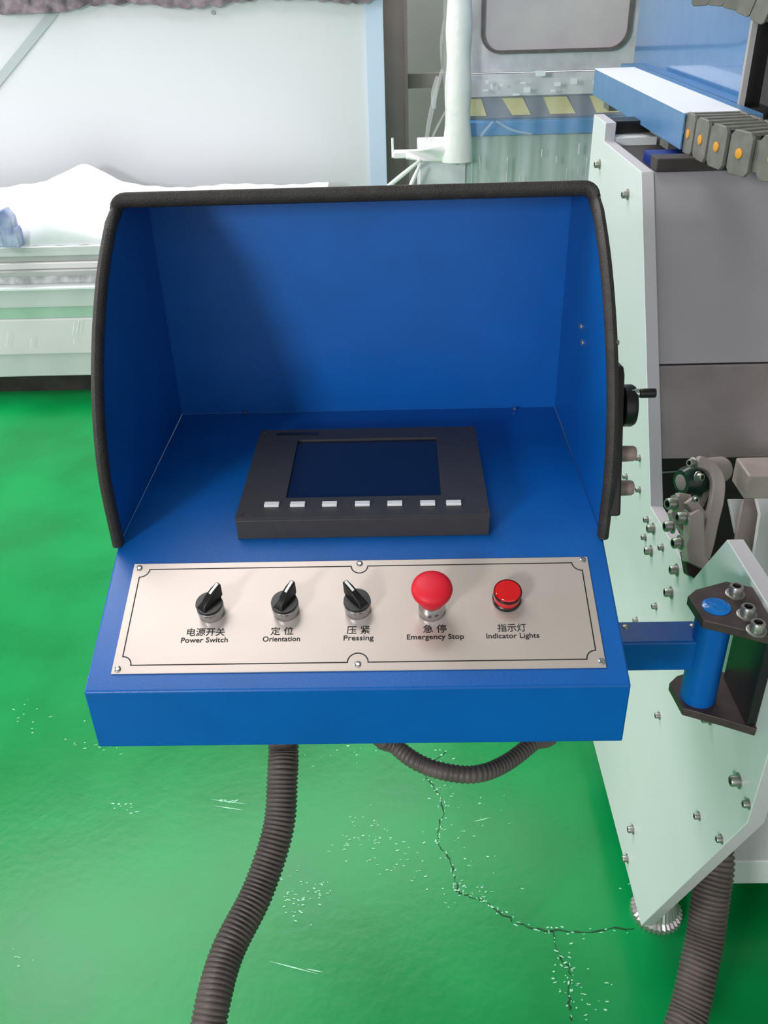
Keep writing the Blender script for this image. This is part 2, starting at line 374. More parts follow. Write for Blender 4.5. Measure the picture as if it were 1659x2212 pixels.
def selector(x, y, ang):
    u, v = uv(x, y, .0185)
    o = pl(u, v, PT)
    k = part_thing('selector_switch', o, con)
    obj('bezel', BM().lathe(o, PN, [(0, .0130), (.0008, .0136), (.008, .0138), (.0125, .0142), (.0140, .0140), (.0146, .0132)], 40), 'steel', k, smooth=True)
    obj('knob_base', BM().lathe(o+PN*.0140, PN, [(0, .0136), (.0020, .0138), (.0036, .0134), (.0040, .0)], 40), 'black', k, smooth=True)
    mt = Matrix.Translation((u, v, PT+.0165)) @ Matrix.Rotation(ang, 4, 'Z')
    bot = [(-.0062, -.0125), (.0062, -.0125), (.0070, .000), (.0060, .0100), (.0036, .0165), (-.0036, .0165), (-.0060, .0100), (-.0070, .000)]
    top = [(-.0034, -.0085), (.0034, -.0085), (.0034, .000), (.0032, .0100), (.0026, .0185), (-.0026, .0185), (-.0032, .0100), (-.0034, .000)]
    tz = [.0060, .0060, .0105, .0140, .0150, .0150, .0140, .0105]
    b = BM()
    A = [b.b.verts.new((px, py, -.0005)) for px, py in bot]; T_ = [b.b.verts.new((px, py, z)) for (px, py), z in zip(top, tz)]
    b.b.faces.new(A[::-1])
    for q in ((0, 1, 2, 7), (7, 2, 3, 6), (6, 3, 4, 5)): b.b.faces.new([T_[i] for i in q])
    for i in range(8): b.b.faces.new([A[i], A[(i+1) % 8], T_[(i+1) % 8], T_[i]])
    for q in b.b.verts: q.co = PM @ mt @ q.co
    obj('pointer', b, 'black', k, bevel=.0006)
    b = BM().prism([(-.0013, .0045), (.0013, .0045), (.0013, .0168), (-.0013, .0168)], lambda u_, v_, w_: Vector((u_, v_, w_+.0112+(v_-.0045)*.30)), 0, .0016)
    for q in b.b.verts: q.co = PM @ mt @ q.co
    obj('pointer_mark', b, 'white', k)['label'] = 'white pointer line'
selector(451, 1303, math.radians(-37)); selector(614, 1300, math.radians(-31)); selector(771, 1296, math.radians(41))
# emergency stop
u, v = uv(933, 1270, .043); o = pl(u, v, PT)
k = part_thing('emergency_stop_button', o, con)
obj('bezel', BM().lathe(o, PN, [(0, .0135), (.001, .0142), (.010, .014), (.016, .0132), (.018, .012), (.024, .0105)], 40), 'steel', k, smooth=True)
obj('mushroom_head', BM().lathe(o, PN, [(.0190, .0118), (.0195, .0130), (.022, .0136), (.030, .0172), (.036, .0200), (.0395, .0206), (.0425, .0200), (.0455, .0180), (.0475, .013), (.0485, .006), (.0487, 0)], 48), 'red', k, smooth=True)
# indicator lamp
u, v = uv(1097, 1277, .018); o = pl(u, v, PT)
k = part_thing('indicator_lamp', o, con)
obj('lamp_ring', BM().lathe(o, PN, [(0, .0148), (.0042, .0148), (.005, .0140)], 40), 'black', k, smooth=True)
obj('lamp_lens', BM().lathe(o, PN, [(.0045, .0138), (.010, .0142), (.014, .0144), (.0165, .0138), (.018, .0122), (.0185, 0)], 40), 'redlens', k, smooth=True)
obj('lamp_rim', BM().lathe(o, PN, [(.0135, .0146), (.0155, .0146), (.0170, .0141), (.0160, .0137), (.0135, .0140)], 40, caps=False), 'black', k, smooth=True)

# touch screen unit
hx0, hx1, hy0, hy1, hz0, hz1 = -.1850, .0910, .814, 1.0285, 1.0705, 1.0985
hm = part_thing('touch_screen', ((hx0+hx1)/2, (hy0+hy1)/2, hz0), con)
sc = [at(x, y, Z=hz1) for x, y in [(622, 1075), (950, 1070), (945, 946), (640, 948)]]
sx0, sx1, sy0, sy1 = (sc[0].x+sc[3].x)/2, (sc[1].x+sc[2].x)/2, (sc[0].y+sc[1].y)/2, (sc[2].y+sc[3].y)/2
b = BM()
def frame(b, X0, X1, Y0, Y1, a0, a1, b0, b1, zb, zt):
    b.box(X0, a0, Y0, Y1, zb, zt).box(a1, X1, Y0, Y1, zb, zt).box(a0, a1, Y0, b0, zb, zt).box(a0, a1, b1, Y1, zb, zt)
b.box(hx0, hx1, hy0, hy1, hz0, hz1-.004)
obj('case', b, 'hmi', hm, bevel=.001)
b = BM(); frame(b, hx0, hx1, hy0, hy1, sx0, sx1, sy0, sy1, hz1-.004, hz1)
obj('bezel', b, 'hmi', hm)
obj('display', BM().box(sx0, sx1, sy0, sy1, hz1-.0039, hz1-.0030), 'screen', hm)['label'] = 'switched-off dark blue display'
for x in (587, 643, 712, 783, 853, 924, 980):
    P = at(x, 1087-(x-783)*.009, Z=hz1+.002)
    obj('key', BM().box(P.x-.0082, P.x+.0082, P.y-.0040, P.y+.0040, hz1, hz1+.0030), 'key', hm, bevel=.0006)
for x in (hx0+.006, hx1-.006):
    for y in (hy0+.006, hy1-.006): obj('screw', BM().cyl((x, y, hz1), (x, y, hz1+.0008), .0022, 10), 'hexplate', hm)
obj('logo_plate', BM().box(hx0+.022, hx0+.075, hy1-.017, hy1-.010, hz1, hz1+.0006), 'black', hm)

# hand pendant on the right side of the hood
X0 = XR+.001
pd = part_thing('handwheel_pendant', (X0, .85, 1.09), con, 'black handwheel unit with two grey selector knobs')
pad = [(.812, 1.098), (.900, 1.098), (.912, 1.12), (.912, 1.235), (.90, 1.246), (.868, 1.246), (.862, 1.238)]
PX = X0+.0135
obj('pendant_case', BM().yz([(.800, 1.100), (.89, 1.100), (.90, 1.11), (.90, 1.24), (.86, 1.246), (.852, 1.24)], X0, PX), 'blacksoft', pd, bevel=.003)
P = at(1356, 876, X=PX+.010)
obj('handwheel', BM().lathe((PX, P.y, P.z), (1, 0, 0), [(0, .012), (.002, .019), (.004, .0225), (.013, .0225), (.0165, .0205), (.0165, .017), (.0125, .016), (.012, 0)], 40), 'black', pd, smooth=True)
Q = Vector((PX+.0145, P.y-.006, P.z+.0165))
obj('crank_handle', BM().lathe(Q, (1, 0, 0), [(0, .003), (.005, .003), (.005, .0046), (.0065, .005), (.020, .0050), (.0212, .0045)], 20), 'black', pd, smooth=True)
obj('crank_collar', BM().lathe(Q-Vector((.004, 0, 0)), (1, 0, 0), [(0, .005), (.0075, .005), (.0085, .004)], 20), 'steel', pd, smooth=True)
for x, y in [(1355, 980), (1350, 1054)]:
    P = at(x, y, X=PX+.010)
    obj('selector_knob', BM().lathe((PX, P.y, P.z), (1, 0, 0), [(0, .0088), (.012, .0084), (.0165, .0082), (.0188, .0068), (.0195, 0)], 24), 'knobgrey', pd, smooth=True)
P = at(1333, 740, X=X0+.004)
obj('rivet', BM().lathe((X0, P.y, P.z), (1, 0, 0), [(0, .005), (.003, .004), (.006, .002)], 12), 'bolt', hood, smooth=True)

# ---------------------------------------------------------------- bolts
def bolt_mesh(name='bolt'):
    """socket head cap screw pointing along +Z, unit head radius, head height 1.5, with washer"""
    b = BM(); seg = 18
    b.lathe((0, 0, 0), (0, 0, 1), [(0, 1.42), (.22, 1.42), (.26, 1.3), (.26, 1.0), (1.45, 1.0), (1.62, .88), (1.62, .60), (.75, .52), (.7, 0)], seg)
    return b
BOLT = None
def bolt(p, ax, r, parent, name='bolt'):
    global BOLT
    if BOLT is None:
        bb = bolt_mesh(); bmesh.ops.recalc_face_normals(bb.b, faces=bb.b.faces)
        BOLT = bpy.data.meshes.new('bolt'); bb.b.to_mesh(BOLT); BOLT.materials.append(M['bolt']); BOLT.materials.append(M['dark'])
        for f in BOLT.polygons:
            f.use_smooth = True
            c = f.center
            if math.hypot(c.x, c.y) < .62 and c.z < 1.5 and c.z > .5: f.material_index = 1
        BOLT.set_sharp_from_angle(angle=math.radians(35))
    o = bpy.data.objects.new(name, BOLT); COL.objects.link(o); o.parent = parent
    o.location = Vector(p)-ORG[parent.name]; o.scale = (r, r, r)
    o.rotation_euler = Vector(ax).to_track_quat('Z', 'Y').to_euler(); ORG[o.name] = Vector(p)
    return o

# ---------------------------------------------------------------- machine on the right
mc = thing('bolted_machine_frame', (.6, 1.5, 0), 'pale mint machine frame with bolted side plate, slanted bed and blue cable tray', 'machine')
PXa = .42; PXb = .442
outline = [(.997, .089), (.746, .680), (.742, .800), (.735, .961), (.975, .953), (1.062, .827), (1.305, .804), (1.627, 1.290), (1.95, 1.290), (1.95, 1.325), (2.075, 1.325), (2.075, .075)]
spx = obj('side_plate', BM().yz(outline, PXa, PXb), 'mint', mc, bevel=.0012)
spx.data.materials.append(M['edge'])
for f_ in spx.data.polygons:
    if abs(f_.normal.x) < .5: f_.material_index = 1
big = [(1350, 420), (1290, 355), (1405, 1142), (1400, 1190), (1455, 1231), (1443, 1280), (1525, 1551), (1587, 1687)]
small = [(1378, 990), (1350, 1030), (1378, 1058), (1326, 1104), (1395, 1123), (1390, 1161), (1413, 1310), (1372, 1340), (1420, 1546), (1611, 1737), (1505, 1763), (1553, 1813), (1427, 1183)]
mid = [(1362, 1792), (1350, 1855)]
for L_, r in ((big, .0072), (small, .0048), (mid, .0065)):
    for x, y in L_:
        P = at(x, y, X=PXa-r*.8); bolt((PXa, P.y, P.z), (-1, 0, 0), r, spx)
obj('beam_end_block', BM().box(.423, .53, 1.955, 2.06, 1.235, 1.296), 'whitepaint', mc, bevel=.002)
obj('rail_block', BM().box(.43, .56, 1.99, 2.05, 1.300, 1.322), 'black', mc, bevel=.002)
# slanted bed panels
def slant(z): return 1.635-.664*(1.29-z)
sl = BM(); z0, z1 = .966, 1.288
def slab(z0, z1, m, name='bed_panel'):
    return obj(name, BM().yz([(slant(z0), z0), (slant(z1), z1), (slant(z1)+.03, z1), (slant(z0)+.03, z0)], PXb, 1.7), m, mc, bevel=.0015)
slab(1.006, 1.288, 'greypaint'); slab(.869, 1.003, 'greylow')
obj('bed_core', BM().yz([(slant(.872)+.03, .872), (slant(1.28)+.03, 1.28), (2.05, 1.28), (2.05, .872)], PXb, 1.7), 'dark', mc)
obj('linear_rail', BM().box(PXb+.002, 1.7, 1.62, 1.665, 1.290, 1.312), 'dark', mc, bevel=.002)
obj('crossbeam', BM().box(PXb, 1.7, 1.08, 1.30, .093, .16), 'whitepaint', mc, bevel=.003)
obj('crossbeam', BM().box(PXb, 1.7, 1.30, 1.36, .16, .40), 'mint', mc, bevel=.003)
obj('cavity_shade_panel', BM().box(PXb, 1.7, 1.60, 1.62, .16, .80), 'dark', mc)  # dark panel added to paint in the shade of the clamp cavity
# upper shaft beam at right and its support
A = at(1620, 1027, Y=1.20); B = at(1620, 987, Z=A.z); C_ = at(1620, 1079, Y=1.20)
obj('front_beam', BM().box(.530, 1.6, 1.20, B.y, C_.z, A.z), 'castgrey', mc, bevel=.003)
obj('guard_sheet', BM().yz([(1.16, .86), (1.24, .86), (1.0, .45), (.97, .45)], .62, .66), 'whitepaint', mc)
def pquad(name, pix, d, m, th=.01):
    P = [at(x, y, d=dd) for (x, y), dd in zip(pix, d)]
    nn = (P[1]-P[0]).cross(P[2]-P[0]).normalized()*th
    if nn.dot(FW) < 0: nn = -nn
    b = BM(); A = [b.b.verts.new(p) for p in P]; B = [b.b.verts.new(p+nn) for p in P]; n = len(P)
    b.b.faces.new(A); b.b.faces.new(B[::-1])
    for i in range(n): b.b.faces.new([A[i], A[(i+1) % n], B[(i+1) % n], B[i]])
    return obj(name, b, m, mc, bevel=.001)
pquad('web_plate', [(1575, 1078), (1608, 1078), (1590, 1154)], [1.52]*3, 'whitepaint')
pquad('web_plate', [(1606, 1078), (1632, 1078), (1642, 1110), (1622, 1240), (1585, 1210), (1592, 1150)], [1.50]*6, 'castgrey')
pquad('web_plate', [(1634, 1076), (1700, 1076), (1700, 1200), (1655, 1290), (1622, 1245), (1642, 1110)], [1.47]*6, 'whitepaint')
# clamp cluster inside the notch
def P_(x, y, d): return at(x, y, d=d)
o = P_(1470, 1042, 1.34); cax = Vector((.93, .36, -.05)).normalized()
obj('air_cylinder_cap', BM().lathe(o, cax, [(0, .012), (.001, .0185), (.010, .0225), (.026, .0255), (.050, .0255), (.054, .021)], 32), 'darkgreen', mc, smooth=True)
obj('cap_plate', BM().lathe(o-cax*.001, cax, [(0, .010), (.002, .0145), (.0025, .0145)], 24), 'greylow', mc, smooth=True)
def ribbon(name, pix, d, wpx, m, th=.012):
    P = [at(x, y, d=d) for x, y in pix]; P = smoothpath(P, 6); b = BM(); rg = []
    for i, p in enumerate(P):
        f_ = i/(len(P)-1); hw = (wpx[0]+(wpx[1]-wpx[0])*f_)/2*d/F_PX
        t = (P[min(i+1, len(P)-1)]-P[max(i-1, 0)]).normalized(); q = t.cross(FW).normalized()
        rg.append([p-q*hw, p+q*hw, p+q*hw+FW*th, p-q*hw+FW*th])
    b.rings(rg); return obj(name, b, m, mc, bevel=.002)
obj('link_shaft', BM().cyl(P_(1525, 1018, 1.37), P_(1556, 1014, 1.40), .0205, 28), 'castgrey', mc, smooth=True)
ribbon('swing_link', [(1508, 996), (1536, 1008), (1553, 1036), (1551, 1080), (1540, 1125), (1530, 1170), (1520, 1205)], 1.31, (26, 30), 'castgrey', .016)
ribbon('swing_link', [(1500, 994), (1522, 1016), (1529, 1048), (1520, 1082), (1512, 1100)], 1.335, (18, 10), 'castgrey', .02)
pquad('clamp_body', [(1468, 1064), (1492, 1068), (1516, 1104), (1520, 1140), (1512, 1200), (1490, 1214), (1484, 1190), (1478, 1150), (1456, 1128), (1450, 1108), (1462, 1088)], [1.32]*11, 'castgrey', .02)
pquad('clamp_block', [(1491, 1112), (1513, 1100), (1521, 1112), (1524, 1200), (1540, 1222), (1528, 1234), (1488, 1214), (1484, 1178), (1490, 1160)], [1.285]*9, 'castgrey', .03)
pquad('clamp_foot', [(1478, 1192), (1512, 1196), (1524, 1232), (1506, 1252), (1486, 1240)], [1.30]*5, 'brown', .02)
ribbon('pivot_boss', [(1490, 1080), (1506, 1100), (1516, 1116)], 1.30, (22, 26), 'castgrey', .014)
for x, y, d, ax, r in [(1450, 1088, 1.30, (-1, -.35, .1), .0088), (1472, 1118, 1.27, (-1, -.1, .05), .0082), (1444, 1137, 1.27, (-1, -.1, 0), .0078), (1462, 1173, 1.255, (-1, -.2, 0), .0078), (1493, 1000, 1.31, (-1, -.6, .3), .0058), (1512, 1030, 1.28, (.6, -.8, .2), .0056), (1503, 1079, 1.28, (.3, -.9, .2), .0036)]:
    p = P_(x, y, d); axv = Vector(ax).normalized()
    bolt(p+(-axv)*(r*.8), axv, r, mc, 'clamp_bolt')
obj('rod', BM().cyl(P_(1405, 1022, 1.66), P_(1500, 1014, 1.62), .003, 10), 'steel', mc, smooth=True)
# levelling foot
b = BM(); fo = Vector((.480, 1.085, 0)); rg = []
for h, r in [(0, .050), (.012, .050), (.02, .043), (.075, .026), (.082, .020), (.10, .020)]:
    rg.append([fo+Vector((math.cos(a)*rr, math.sin(a)*rr, h)) for k in range(64) for a, rr in [(2*math.pi*k/64, r*(1 if k % 2 else .93))]])
b.rings(rg); obj('levelling_foot', b, 'ribmetal', mc)
# cable tray
TX0, TX1, TY0, TY1 = .500, .600, 1.69, 2.510
b = BM().xz([(TX0, 1.314), (TX0+.003, 1.314), (TX0+.003, 1.370), (TX1-.003, 1.370), (TX1-.003, 1.314), (TX1, 1.314), (TX1, 1.373), (TX0, 1.373)], TY0, TY1)
obj('cable_tray', b, 'blue_light', mc, bevel=.0008)['label'] = 'light blue folded cable tray'
obj('tray_top', BM().box(TX0, TX1, TY0, TY1, 1.3732, 1.3752), 'cloth', mc)['label'] = 'white glossy top of the tray'  # thin white layer covering the top of the blue tray
obj('tray_shelf', BM().box(TX1+.008, .641, 1.70, 2.70, 1.355, 1.368), 'blue_light', mc)
for y0_ in (1.80, 2.35): obj('tray_hanger', BM().box(TX0+.01, TX1-.01, y0_, y0_+.06, 1.295, 1.3135), 'bolt', mc)
obj('under_rail', BM().box(.46, 1.4, 1.70, 1.78, 1.262, 1.300), 'blue_deep', mc)
# upright blue plate and dark channel
b = BM().yz([(1.839, 1.368), (2.70, 1.368), (2.70, 1.9), (1.835, 1.9)], .641, .647)
obj('gantry_side_plate', b, 'blue_mirror', mc, bevel=.001)['label'] = 'light blue upright plate'
obj('gantry_edge_strip', BM().box(.640, .650, 1.826, 1.838, 1.36, 1.9), 'railgrey', mc)
obj('gantry_channel', BM().box(.650, .705, 1.90, 1.92, 1.34, 1.9).box(.650, .704, 1.84, 1.90, 1.34, 1.36), 'black', mc)
obj('gantry_edge_strip', BM().box(.705, .713, 1.826, 1.9, 1.33, 1.9), 'railgrey', mc)
obj('gantry_cover', BM().box(.7135, 1.1, 1.84, 2.0, 1.30, 1.9), 'blue', mc, bevel=.002)

# cable drag chains: links are sub-parts
def chain(name, pts, hgt, wid, n, parent_label, pins=True):
    root = part_thing(name, pts[0], mc, parent_label)
    P = smoothpath(pts, 20)
    ln = [0]
    for i in range(1, len(P)): ln.append(ln[-1]+(P[i]-P[i-1]).length)
    def atl(s):
        for i in range(1, len(P)):
            if ln[i] >= s: t = (s-ln[i-1])/(ln[i]-ln[i-1]); return P[i-1].lerp(P[i], t), (P[i]-P[i-1]).normalized()
        return P[-1], (P[-1]-P[-2]).normalized()
    step = ln[-1]/n
    for k in range(n):
        c, t = atl((k+.5)*step)
        sd = t.cross(Vector((0, 0, 1))).normalized(); up = sd.cross(t).normalized()   # sd = right of travel
        mt = Matrix((t, sd, up)).transposed().to_4x4(); mt.translation = c
        h = hgt/2; L_ = step*.46; b = BM()
        for sgn in (1, -1):
            ys = sgn*wid/2
            pts2 = [(-L_, -h*.75), (-L_*.7, -h), (L_*.7, -h), (L_, -h*.75), (L_, h*.75), (L_*.7, h), (-L_*.7, h), (-L_, h*.75)]
            bb = BM().prism(pts2, lambda u_, v_, w_: mt @ Vector((u_, w_, v_)), ys-.0035, ys+.0035)
            obj('chain_link', bb, 'chain', root, bevel=.0012)
            bb = BM(); bb.box(L_*.4, step*.75, ys-sgn*.006-.001, ys-sgn*.006+.001, -h*.7, h*.7, mt); obj('link_tab', bb, 'chain', root)
        for a in (.2, -.3):
            bb = BM(); bb.box(a*step-.006, a*step+.006, -wid/2+.004, wid/2-.004, h-.006, h-.001, mt); obj('chain_slat', bb, 'chain', root)
        if pins:
            cc = mt @ Vector((0, wid/2+.0035, 0)); ax = (mt.to_3x3() @ Vector((0, 1, 0)))
            obj('link_pin', BM().lathe(cc, ax, [(-.001, .0078), (.0016, .0078), (.0022, .006)], 16), 'orange', root, smooth=True)
chain('drag_chain', [(.552, 1.70, 1.343), (.556, 1.62, 1.342), (.570, 1.54, 1.340), (.600, 1.465, 1.340), (.650, 1.41, 1.348), (.71, 1.37, 1.358)], .066, .088, 7, 'grey plastic cable chain with orange pins leaving the blue tray')
chain('drag_chain', [at(1500, -16, Y=1.80), at(1560, -18, Y=1.78), at(1620, -6, Y=1.75), at(1690, 26, Y=1.70)], .040, .070, 5, 'pale cable chain at the upper right edge', pins=False)

# ---------------------------------------------------------------- hinge bracket and swing arm
br = thing('swing_arm_bracket', (.37, .84, .80), 'blue swing arm on a hinge between two dark six-sided bracket plates', 'bracket')
hexp = [(.337, .858), (.342, .812), (.386, .792), (.4195, .775), (.4195, .874), (.392, .887), (.350, .871)]
obj('hinge_plate', BM().xy(hexp, .938, .950), 'hexplate', br, bevel=.001)
obj('hinge_plate', BM().xy([(x-.001, y+.004) for x, y in hexp], .796, .808), 'hexplate', br, bevel=.001)
obj('bracket_back_plate', BM().box(.408, .4198, .785, .872, .808, .938), 'black', br, bevel=.001)
HC = at(1548, 1308, Z=.952)
obj('hinge_pipe', BM().lathe((HC.x, HC.y, .808), (0, 0, 1), [(0, .0215), (.130, .0215)], 40), 'blue', br, smooth=True)
obj('pivot_cap', BM().lathe((HC.x, HC.y, .950), (0, 0, 1), [(0, .0165), (.0012, .0165), (.0020, .0145), (.0022, 0)], 32), 'blue_gloss', br, smooth=True)
obj('arm', BM().box(XR+.001, HC.x-.010, HC.y-.010, HC.y+.032, .860, .905), 'blue', br, bevel=.003)
for x, y in [(1588, 1283), (1613, 1328), (1634, 1362)]:
    P = at(x, y, Z=.951); bolt((min(P.x, .411), P.y, .950), (0, 0, 1), .0082, br)
for x, y in [(1352, 1354), (1497, 1352)]:
    P = at(x, y, Z=.905); obj('weld_dot', BM().lathe(P, (0, 0, 1), [(0, .0045), (.001, .004), (.002, .001)], 10), 'bolt', br, smooth=True)

# ---------------------------------------------------------------- hoses
def hose(name, pts, r, pitch, label, cat='hose'):
    P = smoothpath(pts, 24); b = BM()
    ln = [0]
    for i in range(1, len(P)): ln.append(ln[-1]+(P[i]-P[i-1]).length)
    N = int(ln[-1]/pitch*6); Q = []; j = 1
    for k in range(N):
        s_ = ln[-1]*k/(N-1)
        while ln[j] < s_ and j < len(P)-1: j += 1
        t = (s_-ln[j-1])/(ln[j]-ln[j-1]); Q.append(P[j-1].lerp(P[j], t))
    rad = lambda i: r*(1-.10*(0.5-.5*math.cos(2*math.pi*((i % 6)/6)))**1.5 - (0))
    b.tube(Q, rad, 20)
    return tag(obj(name, b, 'hose', smooth=True), label, cat)
d0 = at(612, 1612, Y=.80)
hose('corrugated_hose', [(-.157, .80, .848), at(612, 1600, Y=.80), at(610, 1680, d=1.10), at(601, 1790, d=1.075), at(557, 1925, d=1.04), at(490, 2060, d=.99), at(455, 2190, d=.945), at(446, 2290, d=.93), at(470, 2420, d=.95), at(560, 2600, d=1.1)], .0196, .0054, 'long dark corrugated hose hanging from under the left half of the console')
hose('corrugated_hose', [(-.01, .95, .838), at(815, 1566, d=1.10), at(855, 1612, d=1.10), at(905, 1648, d=1.08), at(965, 1668, d=1.07), at(1030, 1672, d=1.07), at(1090, 1650, d=1.10), at(1150, 1605, d=1.14), at(1195, 1560, d=1.18), (.17, 1.0, .838)], .0108, .0062, 'thin corrugated hose looping just below the console front')
hose('corrugated_hose', [at(1535, 1790, d=1.52), at(1545, 1860, d=1.50), at(1536, 1930, d=1.49), at(1524, 2020, d=1.48), at(1508, 2100, d=1.46), at(1490, 2180, d=1.44), at(1462, 2260, d=1.42), at(1400, 2400, d=1.42)], .0320, .0075, 'thick corrugated hose behind the machine foot at lower right')

# ---------------------------------------------------------------- long wrapped machine bed, left background
bed = thing('wrapped_machine_bed', (-1.7, 3.8, 0), 'long white machine bed wrapped in clear film standing before the pale sheet', 'machine')
BX0, BX1 = -3.4, -.32
def bb_(name, z0, z1, y0, m, bev=.004, y1=4.25): return obj(name, BM().box(BX0, BX1, y0, y1, z0, z1), m, bed, bevel=bev)
bb_('lower_beam', .10, .205, 3.668, 'bedpale'); bb_('lower_beam', .208, .365, 3.655, 'bedpink'); bb_('floor_reflection_strip', .365, .416, 3.668, 'bedgreen'); bb_('side_panel', .416, .496, 3.66, 'bedpale')  # green band paints in the floor's reflection
bb_('ledge', .496, .506, 3.64, 'cloth', .002)
bb_('channel', .506, .548, 3.70, 'crinkle'); bb_('rail', .548, .570, 3.665, 'railgrey'); bb_('rail', .572, .598, 3.685, 'bedpink'); bb_('rail', .600, .622, 3.70, 'railgrey'); bb_('rail', .624, .664, 3.69, 'bedpale')
obj('underbed_shade_box', BM().box(BX0+.05, BX1-.05, 3.74, 4.2, 0, .10), 'dark', bed)  # dark box stands in for the shadow under the bed
for x in (): obj('machine_foot', BM().cyl((x, 3.95, 0), (x, 3.95, .10), .05), 'dark', bed)
def mound(u_, v_):
    x = BX0+(BX1-BX0)*u_; y = 3.70+.50*v_
    pk = math.exp(-((x+1.42)/.12)**2)*.085+math.exp(-((x+1.55)/.30)**2)*.03
    fr = min(1, v_*5)
    z = .664+fr*(.125+pk)+.005*math.sin(x*13+v_*5)*fr+.002*math.sin(x*61)
    return (x, y, z)
obj('cover_sheet', BM().grid(mound, 150, 14), 'cloth', bed, smooth=True, solid=.003)['label'] = 'bright white cover sheet rising to a soft peak'
for x0, x1, ya, yb in [(-8, 16, 455, 531), (14, 44, 448, 531), (40, 50, 488, 531)]:
    A = at(x0, ya, Y=3.66); B = at(x1, yb, Y=3.66); xa = at(x0, yb, Y=3.66).x; w_ = B.x-xa; h_ = A.z-B.z
    obj('end_fitting', BM().xz([(xa, B.z), (xa, B.z+h_*.7), (xa+w_*.25, B.z+h_*.95), (xa+w_*.6, A.z), (B.x, B.z+h_*.75), (B.x, B.z)], 3.63, 3.69), 'bluething', bed, bevel=.006)
b = BM()
def sheet(u_, v_):
    x = BX0+(BX1-BX0)*u_; z = .12+.54*v_
    return (x, 3.630+.012*math.sin(x*7+v_*3)-.006*math.sin(x*31-v_*8), z)
obj('film_wrap', BM().grid(sheet, 120, 10), 'film', bed, smooth=True)['label'] = 'clear stretch film'
for k in range(12):
    x = random.uniform(-1.75, -1.10); z = random.uniform(.22, .48); L_ = random.uniform(.02, .07)
    obj('film_crease', BM().box(x, x+.003, 3.612, 3.614, z, z+L_, Matrix.Translation((x, 0, z)) @ Matrix.Rotation(.35, 4, 'Y') @ Matrix.Translation((-x, 0, -z))), 'cloth', bed)

# pale sheet standing behind it, with ragged tarp along its top
ps = thing('pale_sheet_panel', (-1.2, 4.42, 0), 'large pale grey-white sheet panel standing behind the wrapped bed', 'panel')
obj('sheet', BM().box(-3.6, -.060, 4.40, 4.43, 0, 1.53), 'panelwhite', ps, bevel=.002)
obj('edge_reflection', BM().box(-.140, -.060, 4.385, 4.398, 0, 1.53), 'panelblue', ps, bevel=.002)['label'] = 'pale bluish strip painting a reflection along the edge'  # thin strip stands in for a bluish reflection
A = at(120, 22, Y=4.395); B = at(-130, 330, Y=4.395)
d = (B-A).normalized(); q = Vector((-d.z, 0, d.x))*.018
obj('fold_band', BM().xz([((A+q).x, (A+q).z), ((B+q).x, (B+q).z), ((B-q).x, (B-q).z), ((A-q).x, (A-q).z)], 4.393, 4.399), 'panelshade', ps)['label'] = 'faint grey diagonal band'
P = at(460, 27, Y=4.39); obj('stain', BM().lathe(P, (0, 1, 0), [(0, .009), (.012, .009)], 9), 'railgrey', ps)
pts = []; x = -3.6
zt = lambda x: at(829.5+(x+.07)*390, 0, Y=4.37)
while x < -.06:
    px = 829.5+(x+.075)*500
    zz = 1.502+.012*math.sin(x*9)+random.uniform(-.008, .008)-max(0, (-x-1.2))*.014
    pts.append((x, zz)); x += .025
pts.append((-.062, 1.512))
tag(obj('torn_tarpaulin', BM().xz(pts+[(-.062, 1.75), (-3.6, 1.75)], 4.355, 4.383), 'tarp'), 'dark mottled tarpaulin with a ragged edge over the pale sheet panel', 'tarpaulin')

# ---------------------------------------------------------------- film wrapped cabinet machine, middle background
wm = thing('wrapped_cabinet_machine', (.42, 3.1, 0), 'film-wrapped machine with hazard stripe, blue rail and a round-cornered window', 'machine')
def wb(name, x0, x1, z0, z1, m, y0=2.9, y1=3.3, bev=.003, **k): return obj(name, BM().box(x0, x1, y0, y1, z0, z1), m, wm, bevel=bev, **k)
wb('lower_cabinet', .207, .70, 0, 1.160, 'smear', 2.93)
wb('blue_rail', .203, .70, 1.163, 1.203, 'bluerail', 2.90)
wb('shelf_back', .207, .70, 1.203, 1.268, 'greystripe', 2.955)
wb('control_ledge', .207, .70, 1.268, 1.330, 'haze', 2.93)
wb('left_cabinet', .062, .207, 0, 1.105, 'haze', 2.92)
# hazard stripes
sx = .207
pxs = [(1010, 1040, 1052, 1010, 0), (1085, 1130, 1148, 1108, 0), (1175, 1225, 1245, 1190, 0), (1275, 1330, 1350, 1290, 0)]
sh = .0
for i, (a, b__, c, d_, _) in enumerate(pxs):
    A = at(a, 218, Y=2.93); B = at(b__, 217, Y=2.93); C_ = at(c, 249, Y=2.93); D_ = at(d_, 251, Y=2.93)
    obj('hazard_stripe', BM().xz([(A.x, 1.262), (B.x, 1.262), (C_.x, 1.214), (D_.x, 1.214)], 2.945, 2.957), 'yellow', wm)['label'] = 'pale yellow slanted stripe'
# column
col_pts = []
def colf(u_, v_):
    a = 2*math.pi*u_; z = 1.10+.9*v_
    w_ = .034+.010*math.exp(-v_*9)+.002*math.sin(z*40+a*2)
    return (.176+w_*math.cos(a)*(1.05), 2.86+.035*math.sin(a), z)
obj('wrapped_column', BM().grid(colf, 24, 60), 'filmwhite', wm, smooth=True)['label'] = 'column thickly wrapped in white film'
# loose bunched film left of column
def loose(u_, v_):
    z = 1.20+.35*v_; x = .143-.035*u_*(.6+.4*math.sin(z*13+1))*(.4+.6*math.sin(math.pi*min(1, v_*1.1+.12)))
    return (x, 2.85+.01*math.sin(u_*9+z*30), z)
obj('loose_film', BM().grid(loose, 8, 40), 'film', wm, smooth=True)
